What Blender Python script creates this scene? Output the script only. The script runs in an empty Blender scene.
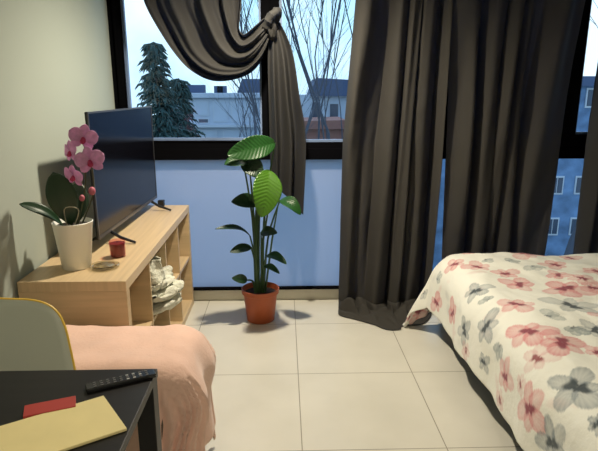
import bpy, bmesh, math, random
import numpy as np
from mathutils import Vector, Matrix, noise
PI = math.pi
C = bpy.context.scene.collection
SC = bpy.context.scene
# ------------------------------------------------------------ camera, sky, lamp strength, exposure
F = 536.0
CAM_H = 1.41
TH = math.atan(133.5 / F)
PS = math.atan(16 * .97 / F)
cd = bpy.data.cameras.new('camera'); cam = bpy.data.objects.new('camera', cd); C.objects.link(cam)
cam.location = (0, 0, CAM_H)
cam.rotation_euler = (PI / 2 - TH, 0, -PS)
cd.sensor_width = 36; cd.lens = 36 * F / 598; cd.clip_start = .02; cd.clip_end = 500
SC.camera = cam
SC.view_settings.view_transform = 'Standard'; SC.view_settings.look = 'None'
SC.view_settings.exposure = 0.0; SC.view_settings.gamma = 1.0; SC.view_settings.use_curve_mapping = False
LAMP_W = 190.0
LAMP_POS = (-0.05, 2.74, 2.28)
LAMP2_W = 85.0
LAMP2_POS = (0.35, -0.35, 2.33)
SKY = 1.5

w = bpy.data.worlds.new('sky'); SC.world = w; w.use_nodes = True
nt = w.node_tree; nt.nodes.clear()
def N(nt, t, **k):
    n = nt.nodes.new(t)
    for a, b in k.items():
        if a in n.inputs: n.inputs[a].default_value = b
        else: setattr(n, a, b)
    return n
def ramp(nt, pts, interp='LINEAR'):
    n = nt.nodes.new('ShaderNodeValToRGB'); cr = n.color_ramp; cr.interpolation = interp
    while len(cr.elements) < len(pts): cr.elements.new(.5)
    for e, (p, c) in zip(cr.elements, pts):
        e.position = p; e.color = (*c, 1) if len(c) == 3 else c
    return n
tc = N(nt, 'ShaderNodeTexCoord'); sx = N(nt, 'ShaderNodeSeparateXYZ'); nt.links.new(tc.outputs['Generated'], sx.inputs[0])
rp = ramp(nt, [(0, (.16, .25, .40)), (.5, (.45, .75, .95)), (.56, (.50, .85, 1.0)), (.75, (.32, .62, 1.0)), (1, (.22, .45, .9))])
mp = N(nt, 'ShaderNodeMath', operation='MULTIPLY_ADD'); mp.inputs[1].default_value = .5; mp.inputs[2].default_value = .5
nt.links.new(sx.outputs['Z'], mp.inputs[0]); nt.links.new(mp.outputs[0], rp.inputs[0])
nz = N(nt, 'ShaderNodeTexNoise'); nz.inputs['Scale'].default_value = 3.5; nz.inputs['Detail'].default_value = 5
nt.links.new(tc.outputs['Generated'], nz.inputs['Vector'])
cl = ramp(nt, [(.42, (0, 0, 0)), (.62, (1, 1, 1))]); nt.links.new(nz.outputs['Fac'], cl.inputs[0])
mx = N(nt, 'ShaderNodeMixRGB'); mx.inputs[2].default_value = (.78, .95, 1.0, 1)
nt.links.new(cl.outputs[0], mx.inputs[0]); nt.links.new(rp.outputs[0], mx.inputs[1])
bg = N(nt, 'ShaderNodeBackground'); bg.inputs['Strength'].default_value = SKY
nt.links.new(mx.outputs[0], bg.inputs[0]); ow = N(nt, 'ShaderNodeOutputWorld'); nt.links.new(bg.outputs[0], ow.inputs[0])

# ------------------------------------------------------------ measuring helpers (place on a known plane)
def ray(px, py):
    r = (px - 299) / F; u = (225.5 - py) / F
    fx, fy = math.sin(PS), math.cos(PS); c, s = math.cos(TH), math.sin(TH)
    return Vector((fx * c + u * fx * s + r * fy, fy * c + u * fy * s - r * fx, -s + u * c))
def atY(px, py, Y):
    d = ray(px, py); t = Y / d.y; return Vector((d.x * t, Y, CAM_H + d.z * t))
def atZ(px, py, Z):
    d = ray(px, py); t = (Z - CAM_H) / d.z; return Vector((d.x * t, d.y * t, Z))

# ------------------------------------------------------------ materials
def mat(name, col, rough=.5, metal=0., bump=None, var=None, spec=.5, trans=0, coat=0, emis=None, sheen=0, tcol=None):
    m = bpy.data.materials.new(name); m.use_nodes = True; nt = m.node_tree
    b = nt.nodes['Principled BSDF']; out = nt.nodes['Material Output']
    b.inputs['Base Color'].default_value = (*col, 1); b.inputs['Roughness'].default_value = rough
    b.inputs['Metallic'].default_value = metal; b.inputs['Specular IOR Level'].default_value = spec
    b.inputs['Coat Weight'].default_value = coat; b.inputs['Sheen Weight'].default_value = sheen
    if emis: b.inputs['Emission Color'].default_value = (*emis[0], 1); b.inputs['Emission Strength'].default_value = emis[1]
    co = N(nt, 'ShaderNodeTexCoord')
    if var:   # (scale vec, amount, detail)
        mpn = N(nt, 'ShaderNodeMapping'); mpn.inputs['Scale'].default_value = var[0]
        nt.links.new(co.outputs['Object'], mpn.inputs[0])
        n = N(nt, 'ShaderNodeTexNoise'); n.inputs['Scale'].default_value = 1; n.inputs['Detail'].default_value = 5
        nt.links.new(mpn.outputs[0], n.inputs['Vector'])
        a = var[1]
        r = ramp(nt, [(.3, tuple(c * (1 - a) for c in col)), (.7, tuple(min(1, c * (1 + a)) for c in col))])
        nt.links.new(n.outputs['Fac'], r.inputs[0]); nt.links.new(r.outputs[0], b.inputs['Base Color'])
    if bump:  # (scale, strength, distance)
        mb = N(nt, 'ShaderNodeMapping'); sc = bump[0] if isinstance(bump[0], tuple) else (bump[0],) * 3
        mb.inputs['Scale'].default_value = sc; nt.links.new(co.outputs['Object'], mb.inputs[0])
        n = N(nt, 'ShaderNodeTexNoise'); n.inputs['Scale'].default_value = 1; n.inputs['Detail'].default_value = 4
        nt.links.new(mb.outputs[0], n.inputs['Vector'])
        bp = N(nt, 'ShaderNodeBump'); bp.inputs['Strength'].default_value = bump[1]; bp.inputs['Distance'].default_value = bump[2]
        nt.links.new(n.outputs['Fac'], bp.inputs['Height']); nt.links.new(bp.outputs[0], b.inputs['Normal'])
    if trans:
        t = N(nt, 'ShaderNodeBsdfTranslucent'); t.inputs[0].default_value = (*(tcol or col), 1)
        ms = N(nt, 'ShaderNodeMixShader'); ms.inputs[0].default_value = trans
        nt.links.new(b.outputs[0], ms.inputs[1]); nt.links.new(t.outputs[0], ms.inputs[2]); nt.links.new(ms.outputs[0], out.inputs[0])
    return m
def glass(name, tint=(1, 1, 1), refl=.08, rough=0.0, reflcol=(1, 1, 1)):
    m = bpy.data.materials.new(name); m.use_nodes = True; nt = m.node_tree; nt.nodes.remove(nt.nodes['Principled BSDF'])
    out = nt.nodes['Material Output']
    t = N(nt, 'ShaderNodeBsdfTransparent'); t.inputs[0].default_value = (*tint, 1)
    g = N(nt, 'ShaderNodeBsdfGlossy'); g.inputs['Roughness'].default_value = rough; g.inputs['Color'].default_value = (*reflcol, 1)
    fr0 = N(nt, 'ShaderNodeLayerWeight'); fr0.inputs[0].default_value = .5
    fr = N(nt, 'ShaderNodeMath', operation='POWER'); fr.inputs[1].default_value = 4; nt.links.new(fr0.outputs['Facing'], fr.inputs[0])
    mu = N(nt, 'ShaderNodeMath', operation='MULTIPLY_ADD'); mu.inputs[1].default_value = .7; mu.inputs[2].default_value = refl
    nt.links.new(fr.outputs[0], mu.inputs[0]); mu.use_clamp = True
    ms = N(nt, 'ShaderNodeMixShader'); nt.links.new(mu.outputs[0], ms.inputs[0])
    nt.links.new(t.outputs[0], ms.inputs[1]); nt.links.new(g.outputs[0], ms.inputs[2]); nt.links.new(ms.outputs[0], out.inputs[0])
    return m
M = {}
M['wall'] = mat('wall_paint', (.37, .41, .36), .9, bump=(60, .15, .002))
M['ceil'] = mat('ceiling_paint', (.66, .64, .58), .9)
M['frame'] = mat('black_frame', (.004, .004, .005), .9, spec=.0)
M['gasket'] = mat('sash_grey', (.17, .24, .40), .5)
M['base'] = mat('baseboard_tile', (.68, .65, .54), .4, var=((3, 3, 3), .05))
M['wood'] = mat('birch_veneer', (.56, .41, .235), .42, var=((2.5, 2.5, 45), .10))
M['woodh'] = mat('birch_veneer_flat', (.58, .43, .25), .38, var=((60, 2.2, 3), .10))
M['curtain'] = mat('taupe_curtain', (.060, .055, .046), .85, bump=((300, 300, 60), .15, .001), sheen=0, trans=.34, tcol=(.14, .18, .29))
M['curtain2'] = mat('shaded_taupe_curtain', (.036, .034, .030), .85, bump=((300, 300, 60), .15, .001), sheen=0, trans=.36, tcol=(.15, .19, .29))  # same taupe cloth, colour darkened to offset the light of the near lamp
M['terra'] = mat('terracotta_plastic', (.42, .095, .03), .5, var=((8, 8, 8), .08))
M['soil'] = mat('soil', (.02, .014, .01), .95, bump=(80, 1, .01))
M['stem'] = mat('plant_stem', (.035, .085, .03), .5)
M['leaf'] = mat('plant_leaf', (.016, .075, .014), .36, spec=.5, trans=.12, tcol=(.10, .30, .03))
M['leafy'] = mat('lit_leaf', (.075, .19, .018), .27, spec=.6, trans=.25, tcol=(.25, .45, .04))  # brighter yellow-green copy of the leaf colour, painting in the light on it
M['leafd'] = mat('dark_leaf', (.012, .040, .014), .4, trans=.05)
M['whitepot'] = mat('white_ceramic', (.80, .79, .72), .35)
M['petal'] = mat('orchid_petal', (.74, .38, .64), .55, var=((60, 60, 60), .2), trans=.25)
M['lip'] = mat('orchid_lip', (.42, .02, .10), .4)
M['bud'] = mat('orchid_bud', (.42, .10, .14), .5)
M['ostem'] = mat('orchid_stem', (.05, .06, .02), .5)
M['root'] = mat('orchid_root', (.30, .28, .20), .7)
M['tvb'] = mat('tv_plastic', (.008, .008, .009), .35)
M['tvs'] = mat('tv_screen', (.003, .003, .005), .16, spec=.22)
M['tvrim'] = mat('tv_bezel', (.10, .10, .11), .3, metal=.6)
M['wax'] = mat('red_wax', (.14, .006, .014), .5, coat=.2)
M['redglass'] = glass('candle_glass', (1, .75, .75), .03)
M['brass'] = mat('brass_dish', (.45, .34, .18), .25, metal=.7)
M['dglass'] = glass('dish_glass', (.85, .85, .8), .14)
M['cloth'] = mat('crumpled_cloth', (.62, .62, .52), .85, bump=(35, .9, .02), var=((14, 14, 14), .28))
M['clothg'] = mat('grey_fabric', (.16, .16, .17), .9)
M['chair'] = mat('chair_laminate', (.60, .62, .52), .45)
M['edge'] = mat('birch_edge', (.80, .52, .07), .45)
M['steel'] = mat('chrome_leg', (.5, .5, .5), .25, metal=1)
M['table'] = mat('black_brown_veneer', (.009, .008, .008), .42, spec=.28, var=((3, 40, 3), .25))
M['manila'] = mat('manila_paper', (.80, .68, .33), .75, var=((9, 9, 9), .05))
M['red'] = mat('red_cover', (.40, .035, .025), .6)
M['remote'] = mat('remote_plastic', (.008, .008, .009), .25, spec=.6)
M['btn'] = mat('remote_buttons', (.12, .12, .12), .4)
M['btnw'] = mat('remote_marks', (.45, .45, .45), .4)
M['bedbase'] = mat('bed_base_fabric', (.010, .010, .012), .7)
M['mattress'] = mat('mattress_fabric', (.55, .55, .52), .9)
M['sheet'] = mat('blue_sheet', (.03, .06, .20), .8)
M['stool'] = mat('stool_fabric', (.10, .08, .06), .8)
M['lampm'] = mat('lamp_metal', (.5, .5, .48), .4, metal=.5)
M['bulb'] = mat('lamp_bulb', (1, .9, .7), .5, emis=((1, .78, .48), 6))
M['shade'] = mat('lamp_shade', (.8, .75, .6), .7, trans=.4)

# floor tiles
def tile_mat():
    m = bpy.data.materials.new('floor_tiles'); m.use_nodes = True; nt = m.node_tree; b = nt.nodes['Principled BSDF']
    co = N(nt, 'ShaderNodeTexCoord'); mp_ = N(nt, 'ShaderNodeMapping'); mp_.inputs['Location'].default_value = (-.068 + .59 * 8, -3.107 + .611 * 8, 0)
    nt.links.new(co.outputs['Object'], mp_.inputs[0])
    br = N(nt, 'ShaderNodeTexBrick'); br.offset = 0; br.squash = 1
    for k, v in (('Scale', 1), ('Mortar Size', .0022), ('Mortar Smooth', .1), ('Brick Width', .59), ('Row Height', .611), ('Bias', 0)): br.inputs[k].default_value = v
    br.inputs['Color1'].default_value = (.68, .655, .57, 1); br.inputs['Color2'].default_value = (.70, .675, .59, 1); br.inputs['Mortar'].default_value = (.30, .27, .21, 1)
    nt.links.new(mp_.outputs[0], br.inputs['Vector'])
    n = N(nt, 'ShaderNodeTexNoise'); n.inputs['Scale'].default_value = 3.5; n.inputs['Detail'].default_value = 6
    nt.links.new(co.outputs['Object'], n.inputs['Vector'])
    r = ramp(nt, [(.3, (.90, .90, .89)), (.7, (1, 1, 1))]); nt.links.new(n.outputs['Fac'], r.inputs[0])
    mm = N(nt, 'ShaderNodeMixRGB', blend_type='MULTIPLY'); mm.inputs[0].default_value = 1
    nt.links.new(br.outputs[0], mm.inputs[1]); nt.links.new(r.outputs[0], mm.inputs[2]); nt.links.new(mm.outputs[0], b.inputs['Base Color'])
    b.inputs['Roughness'].default_value = .33; b.inputs['Specular IOR Level'].default_value = .45
    bp = N(nt, 'ShaderNodeBump'); bp.inputs['Strength'].default_value = .3; bp.inputs['Distance'].default_value = .002; bp.invert = True
    nt.links.new(br.outputs['Fac'], bp.inputs['Height']); nt.links.new(bp.outputs[0], b.inputs['Normal'])
    return m
M['tile'] = tile_mat()
M['clear'] = glass('window_glass', (.93, .96, 1), .015)
def frosted():
    m = bpy.data.materials.new('frosted_blue_glass'); m.use_nodes = True; nt = m.node_tree; b = nt.nodes['Principled BSDF']; out = nt.nodes['Material Output']
    b.inputs['Base Color'].default_value = (.36, .40, .54, 1); b.inputs['Roughness'].default_value = .35
    t = N(nt, 'ShaderNodeBsdfTranslucent'); t.inputs[0].default_value = (.74, .84, 1, 1)
    ms = N(nt, 'ShaderNodeMixShader'); ms.inputs[0].default_value = .62
    nt.links.new(b.outputs[0], ms.inputs[1]); nt.links.new(t.outputs[0], ms.inputs[2]); nt.links.new(ms.outputs[0], out.inputs[0])
    return m
M['frost'] = frosted()

# ------------------------------------------------------------ mesh builder
class MB:
    def __init__(s): s.v = []; s.f = []; s.uv = None
    def add(s, v, f):
        o = len(s.v); s.v += [Vector(p) for p in v]; s.f += [tuple(i + o for i in q) for q in f]; return s
    def box(s, x0, x1, y0, y1, z0, z1, tf=None):
        v = [Vector((x, y, z)) for z in (z0, z1) for y in (y0, y1) for x in (x0, x1)]
        if tf: v = [tf(p) for p in v]
        return s.add(v, [(0, 2, 3, 1), (4, 5, 7, 6), (0, 1, 5, 4), (2, 6, 7, 3), (0, 4, 6, 2), (1, 3, 7, 5)])
    def grid(s, n, m, fn, closed=False):
        v = [fn(i / (n - 1) if not closed else i / n, j / (m - 1)) for i in range(n) for j in range(m)]
        f = []
        for i in range(n if closed else n - 1):
            for j in range(m - 1):
                a = i * m + j; b = ((i + 1) % n) * m + j
                f.append((a, b, b + 1, a + 1))
        return s.add(v, f)
    def tube(s, path, rad, n=8, caps=True):
        path = [Vector(p) for p in path]; k = len(path)
        if not hasattr(rad, '__len__'): rad = [rad] * k
        v = []; ref = Vector((.31, .17, .93))
        for i, p in enumerate(path):
            t = (path[min(i + 1, k - 1)] - path[max(i - 1, 0)]).normalized()
            if abs(t.dot(ref)) > .97: ref = Vector((1, .1, 0))
            a = t.cross(ref).normalized(); b = t.cross(a)
            v += [p + (a * math.cos(2 * PI * q / n) + b * math.sin(2 * PI * q / n)) * rad[i] for q in range(n)]
        f = [(i * n + q, i * n + (q + 1) % n, (i + 1) * n + (q + 1) % n, (i + 1) * n + q) for i in range(k - 1) for q in range(n)]
        if caps: f += [tuple(range(n - 1, -1, -1)), tuple((k - 1) * n + q for q in range(n))]
        return s.add(v, f)
    def lathe(s, c, prof, n=32):
        c = Vector(c); v = []; k = len(prof)
        for r, z in prof: v += [c + Vector((r * math.cos(2 * PI * q / n), r * math.sin(2 * PI * q / n), z)) for q in range(n)]
        f = [(i * n + q, i * n + (q + 1) % n, (i + 1) * n + (q + 1) % n, (i + 1) * n + q) for i in range(k - 1) for q in range(n)]
        if prof[0][0] > 0: f.append(tuple(range(n - 1, -1, -1)))
        if prof[-1][0] > 0: f.append(tuple((k - 1) * n + q for q in range(n)))
        return s.add(v, f)
    def prism(s, pts, z0, z1, tf=None):
        n = len(pts); v = [Vector((x, y, z0)) for x, y in pts] + [Vector((x, y, z1)) for x, y in pts]
        if tf: v = [tf(p) for p in v]
        return s.add(v, [tuple(range(n - 1, -1, -1)), tuple(range(n, 2 * n))] + [(i, (i + 1) % n, n + (i + 1) % n, n + i) for i in range(n)])
    def blob(s, c, r, fn=None, n=24, m=16):
        c = Vector(c)
        def g(u, t):
            a = 2 * PI * u; b = -PI / 2 + PI * t
            d = Vector((math.cos(b) * math.cos(a), math.cos(b) * math.sin(a), math.sin(b)))
            k = fn(d) if fn else 1
            return c + Vector((d.x * r[0], d.y * r[1], d.z * r[2])) * k
        return s.grid(n, m, g, True)
    def build(s, name, m, parent=None, smooth=False, bevel=0, solid=0, sub=0, base=None):
        if parent is not None: o0 = wloc(parent)
        elif base is not None: o0 = Vector(base)
        else:
            xs = [p.x for p in s.v]; ys = [p.y for p in s.v]; zs = [p.z for p in s.v]
            o0 = Vector(((min(xs) + max(xs)) / 2, (min(ys) + max(ys)) / 2, min(zs)))
        if parent is not None:   # own origin at own bbox centre
            xs = [p.x for p in s.v]; ys = [p.y for p in s.v]; zs = [p.z for p in s.v]
            own = Vector(((min(xs) + max(xs)) / 2, (min(ys) + max(ys)) / 2, (min(zs) + max(zs)) / 2))
        else: own = o0
        me = bpy.data.meshes.new(name); me.from_pydata([tuple(p - own) for p in s.v], [], s.f)
        bm = bmesh.new(); bm.from_mesh(me); bmesh.ops.remove_doubles(bm, verts=bm.verts, dist=1e-6)
        bmesh.ops.recalc_face_normals(bm, faces=bm.faces); bm.to_mesh(me); bm.free()
        me.materials.append(m); ob = bpy.data.objects.new(name, me); C.objects.link(ob)
        if parent is not None: ob.parent = parent; ob.location = own - o0
        else: ob.location = own
        if smooth:
            for p in me.polygons: p.use_smooth = True
        if smooth and len(s.f) < 3000: md = ob.modifiers.new('split', 'EDGE_SPLIT'); md.split_angle = math.radians(42)
        if solid: md = ob.modifiers.new('solid', 'SOLIDIFY'); md.thickness = solid; md.offset = 0
        if bevel: md = ob.modifiers.new('bevel', 'BEVEL'); md.width = bevel; md.segments = 2; md.limit_method = 'ANGLE'
        if sub: md = ob.modifiers.new('sub', 'SUBSURF'); md.levels = sub; md.render_levels = sub
        return ob
def wloc(o):
    p = Vector(o.location)
    while o.parent: o = o.parent; p = p + Vector(o.location)
    return p
def thing(name, label, cat, loc, group=None):
    o = bpy.data.objects.new(name, None); C.objects.link(o); o.location = loc; o.empty_display_size = .05
    return tag(o, label, cat, group)
def tag(o, label, cat, group=None, kind=None):
    o['label'] = label; o['category'] = cat
    if group: o['group'] = group
    if kind: o['kind'] = kind
    return o
def struct(o, label=None, cat=None):
    o['kind'] = 'structure'
    if label: o['label'] = label; o['category'] = cat
    return o
def catmull(pts, t):
    n = len(pts) - 1; x = t * n; i = min(int(x), n - 1); u = x - i
    p = lambda k: Vector(pts[max(0, min(n, k))])
    a, b, c, d = p(i - 1), p(i), p(i + 1), p(i + 2)
    return .5 * ((2 * b) + (c - a) * u + (2 * a - 5 * b + 4 * c - d) * u * u + (3 * b - a - 3 * c + d) * u ** 3)
def lerp(a, b, t): return a + (b - a) * t
def interp(tab, x):
    if x <= tab[0][0]: return tab[0][1]
    for (a, va), (b, vb) in zip(tab, tab[1:]):
        if x <= b: return lerp(va, vb, (x - a) / (b - a))
    return tab[-1][1]
def sstep(a, b, x):
    t = max(0, min(1, (x - a) / (b - a))); return t * t * (3 - 2 * t)

# ------------------------------------------------------------ room shell
XL, XR, YB, YR, ZC = -1.055, 2.75, 3.52, -1.3, 2.62
struct(MB().box(XL - .1, XR + .1, YR - .1, YB, -.1, 0).build('floor', M['tile'], base=(0, 0, 0)), 'beige square tiled floor of the room', 'floor')
struct(MB().box(XL - .1, XR + .1, YR - .1, YB, ZC, ZC + .1).build('ceiling', M['ceil']), 'plain pale ceiling above the room', 'ceiling')
struct(MB().box(XL - .12, XL, YR, YB, 0, ZC).build('wall_left', M['wall']), 'pale grey green painted wall behind the television', 'wall')
struct(MB().box(XR, XR + .12, YR, YB, 0, ZC).build('wall_right', M['wall']), 'pale painted wall beyond the bed', 'wall')
struct(MB().box(XL, XR, YR - .12, YR, 0, ZC).build('wall_rear', M['wall']), 'pale painted wall behind the viewer', 'wall')
struct(MB().box(XL, 1.02, YB - .005, YB + .02, 0, .088).box(1.02, XR, YB - .005, YB + .02, 0, .088).build('baseboard_back', M['base']), 'low beige tile baseboard under the window wall', 'baseboard')

yf0, yf1 = 3.475, 3.56
def frame_rect(mb, x0, x1, z0, z1, t, y0=yf0, y1=yf1):
    mb.box(x0, x1, y0, y1, z0, z0 + t).box(x0, x1, y0, y1, z1 - t, z1)
    mb.box(x0, x0 + t, y0, y1, z0 + t, z1 - t).box(x1 - t, x1, y0, y1, z0 + t, z1 - t)
def window(i, x0, x1, z0, z1, t, gm, label, sill_extra=0):
    e = bpy.data.objects.new('window_%d' % i, None); C.objects.link(e); e.location = ((x0 + x1) / 2, 3.5, z0); struct(e, label, 'window')
    mb = MB(); frame_rect(mb, x0, x1, z0, z1, t)
    if sill_extra: mb.box(x0 + t, x1 - t, yf0, yf1, z0 + t, z0 + t + sill_extra)
    mb.build('window_frame', M['frame'], e, bevel=.004)
    if gm is M['clear']:
        g = MB(); frame_rect(g, x0 + t, x1 - t, z0 + t + sill_extra, z1 - t, .016, 3.50, 3.53); g.build('window_sash', M['gasket'], e)
    MB().box(x0 + t, x1 - t, 3.512, 3.518, z0 + t, z1 - t).build('window_glass', gm, e)
    return e
ZS = 1.045
window(1, XL + .02, -.075, ZS - .005, 2.57, .055, M['clear'], 'left upper window with a black frame behind the knotted curtain', .012)
window(2, -.075, 1.02, ZS - .005, 2.57, .055, M['clear'], 'upper window with bare trees behind, between the knotted and the long curtain')
window(3, 1.02, 1.80, ZS - .005, 2.57, .055, M['clear'], 'upper window hidden behind the long curtains')
window(4, 1.80, XR, ZS - .005, 2.57, .10, M['clear'], 'upper right window with a thick black frame above the bed')
window(5, XL + .02, .93, .088, ZS - .005, .014, M['frost'], 'lower frosted blue glass panel behind the potted plant')
window(6, .93, 1.66, .088, ZS - .005, .03, M['clear'], 'lower clear window behind the long curtains')
window(7, 1.66, XR, .088, ZS - .005, .03, M['clear'], 'lower clear window beyond the bed')
struct(MB().box(XL, XR, yf0 - .006, yf1, .985, ZS + .012).build('trim_1', M['frame'], bevel=.003), 'black horizontal rail across the window wall', 'window rail')
struct(MB().box(XL, XR, yf0, yf1, 2.57, ZC).build('trim_2', M['frame']), 'black head rail above the windows', 'window rail')
struct(MB().box(XL, XL + .03, yf0, yf1, .088, 2.57).build('trim_3', M['frame']), 'black post in the left corner of the window wall', 'window post')
struct(MB().box(-.8, 2.6, 3.30, 3.37, ZC - .03, ZC).build('trim_4', M['ceil']), 'ceiling track carrying the curtains', 'curtain track')

# ------------------------------------------------------------ lamp
def pendant(pos, power, soft, label):
    lx, ly, lz = pos; lt = thing('ceiling_lamp', label, 'lamp', pos)
    MB().lathe((lx, ly, ZC - .03), [(.05, .03), (.05, .01), (.02, 0)]).build('canopy', M['lampm'], lt, True)
    MB().tube([(lx, ly, ZC - .03), (lx, ly, lz + .09)], .004).build('cord', M['lampm'], lt)
    MB().lathe((lx, ly, lz), [(.022, .06), (.022, .09), (.01, .10)]).build('socket', M['lampm'], lt, True)
    MB().blob((lx, ly, lz + .035), (.03, .03, .036)).build('bulb', M['bulb'], lt, True)
    MB().lathe((lx, ly, lz), [(.03, .11), (.08, .085), (.13, .02), (.133, .02), (.083, .09), (.03, .114)], 40).build('lamp_shade', M['shade'], lt, True)
    ld = bpy.data.lights.new('lamp_light', 'SPOT'); ld.energy = power; ld.spot_size = math.radians(168); ld.spot_blend = 1.0; ld.color = (1, .89, .70); ld.shadow_soft_size = soft
    lo = bpy.data.objects.new('lamp_light', ld); C.objects.link(lo); lo.parent = lt; lo.location = (0, 0, -.04)
pendant(LAMP_POS, LAMP_W, .04, 'small pale pendant lamp hanging above the floor in front of the potted plant')
pendant(LAMP2_POS, LAMP2_W, .12, 'small pale pendant lamp hanging above the near end of the room, by the black table')

# ------------------------------------------------------------ bookcase
bx0, bx1, by0, by1, bh = -1.043, -.622, 2.005, 3.468, .69
bk = thing('bookcase', 'low light wood cube bookcase lying along the left wall', 'bookcase', ((bx0 + bx1) / 2, (by0 + by1) / 2, 0))
t = .042
MB().box(bx0, bx1, by0, by1, bh - t, bh).build('top_panel', M['woodh'], bk, bevel=.0015)
MB().box(bx0, bx1, by0 + t, by1 - t, 0, t).build('bottom_panel', M['woodh'], bk, bevel=.0015)
for y in (by0, by1 - t): MB().box(bx0, bx1, y, y + t, 0, bh - t).build('side_panel', M['wood'], bk, bevel=.0015)
cw = (by1 - by0 - 2 * t) / 4
for k in (1, 2, 3):
    y = by0 + t + cw * k
    MB().box(bx0 + .01, bx1 - .004, y - .008, y + .008, t, bh - t).build('divider', M['wood'], bk)
for k in range(4):
    y = by0 + t + cw * k
    MB().box(bx0 + .01, bx1 - .006, y + .008, y + cw - .008, bh / 2 - .008, bh / 2 + .008).build('shelf', M['woodh'], bk)

# ------------------------------------------------------------ television
def tvp(s, off, z):  # s along screen near->far
    a = Vector((-.853, 2.405, 0)); b = Vector((-.822, 3.43, 0)); d = (b - a).normalized(); n = Vector((d.y, -d.x, 0))
    p = a + d * s + n * off; return Vector((p.x, p.y, z))
tv = thing('television', 'flat black television standing on the low wooden bookcase', 'television', tuple(tvp(.53, -.02, bh)))
tf = lambda p: tvp(p.y, p.x, p.z)
L_ = 1.03
MB().box(-.012, 0, 0, L_, .748, 1.325, tf).box(-.045, -.012, .12, L_ - .12, .78, 1.15, tf).build('casing', M['tvb'], tv, bevel=.003)
MB().box(0, .0015, .010, L_ - .010, .766, 1.316, tf).build('screen', M['tvs'], tv)
mb = MB(); mb.box(-.002, .004, 0, L_, 1.318, 1.326, tf).box(-.002, .004, 0, L_, .747, .763, tf).box(-.002, .004, 0, .007, .763, 1.318, tf).box(-.002, .004, L_ - .007, L_, .763, 1.318, tf)
mb.build('bezel', M['tvrim'], tv)
for s0 in (.16, .90):
    mb = MB()
    mb.tube([tvp(s0, -.006, .752), tvp(s0 - .01, .05, .72), tvp(s0 - .02, .125, bh + .007)], [.008, .008, .006], 8)
    mb.tube([tvp(s0, -.01, .752), tvp(s0, -.06, .72), tvp(s0 - .01, -.115, bh + .007)], [.008, .008, .006], 8)
    mb.build('foot', M['tvb'], tv, True)
p = atZ(163.5, 206, bh)
MB().box(-.815, -.775, 3.42, 3.455, bh, bh + .04).build('set_top_box', M['tvb'], bevel=.004)
tag(bpy.data.objects['set_top_box'], 'tiny black box at the far end of the bookcase beside the television', 'electronic box')

# ------------------------------------------------------------ candle + dish
p = Vector((-.748, 2.335, bh))
cn = thing('candle', 'red candle in a small glass on the bookcase', 'candle', tuple(p))
MB().lathe(p, [(.031, .0005), (.034, .004), (.036, .075), (.0335, .075), (.032, .006), (.0, .006)]).build('glass_holder', M['redglass'], cn, True)
MB().lathe(p, [(.0, .0065), (.0312, .0065), (.0335, .064), (.0, .063)]).build('wax', M['wax'], cn, True)
MB().tube([p + Vector((0, 0, .063)), p + Vector((.001, 0, .072))], .0012, 6).build('wick', M['tvb'], cn)
p = Vector((-.757, 2.175, bh))
ds = thing('round_dish', 'small round brass and glass dish lying beside the red candle', 'dish', tuple(p))
MB().lathe(p, [(.056, .0), (.060, .004), (.060, .014), (.056, .016), (.054, .010), (0, .009)], 40).build('dish_body', M['dglass'], ds, True)
MB().lathe(p, [(0, .0102), (.040, .0102), (.043, .014), (.03, .018), (.012, .020), (0, .020)], 32).build('dish_centre', M['brass'], ds, True)

# ------------------------------------------------------------ leaves
def leaf(mb, B, T, W, Nrm, sag=0., fold=.25, wpk=.45, n=18, m=9, wav=.0, curl=0., vein=0.):
    B = Vector(B); T = Vector(T); ax = T - B; L = ax.length; a = ax.normalized(); nr = Vector(Nrm); nr = (nr - a * nr.dot(a)).normalized(); sd = a.cross(nr)
    def g(u, v):
        s = 2 * v - 1; q = u ** (math.log(.5) / math.log(wpk)); ww = W * max(.0, math.sin(PI * q)) ** .62
        p = B + a * (L * u) + nr * (sag * L * math.sin(PI * u))
        p += sd * (s * ww * (1 - .12 * fold)) + nr * (fold * ww * abs(s) ** 1.3 + wav * W * math.sin(9 * u + 2 * s) * abs(s) + vein * ww * math.sin(2 * PI * (u * 13 - abs(s) * 2.2))) - nr * (curl * u * u * L)
        return p
    mb.grid(n, m, g); return mb

# ------------------------------------------------------------ potted plant (bird of paradise)
pc = Vector((-.152, 3.19, 0))
pl = thing('potted_plant', 'tall green leafy plant in a terracotta pot by the window', 'potted plant', tuple(pc))
MB().lathe(pc, [(.083, 0), (.087, .004), (.106, .178), (.112, .180), (.117, .184), (.119, .212), (.113, .214), (.108, .180), (.085, .17), (0, .17)], 40).build('pot', M['terra'], pl, True)
MB().lathe(pc, [(.100, .172), (.102, .182), (.06, .189), (0, .186)], 24).build('soil', M['soil'], pl, True)
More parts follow.
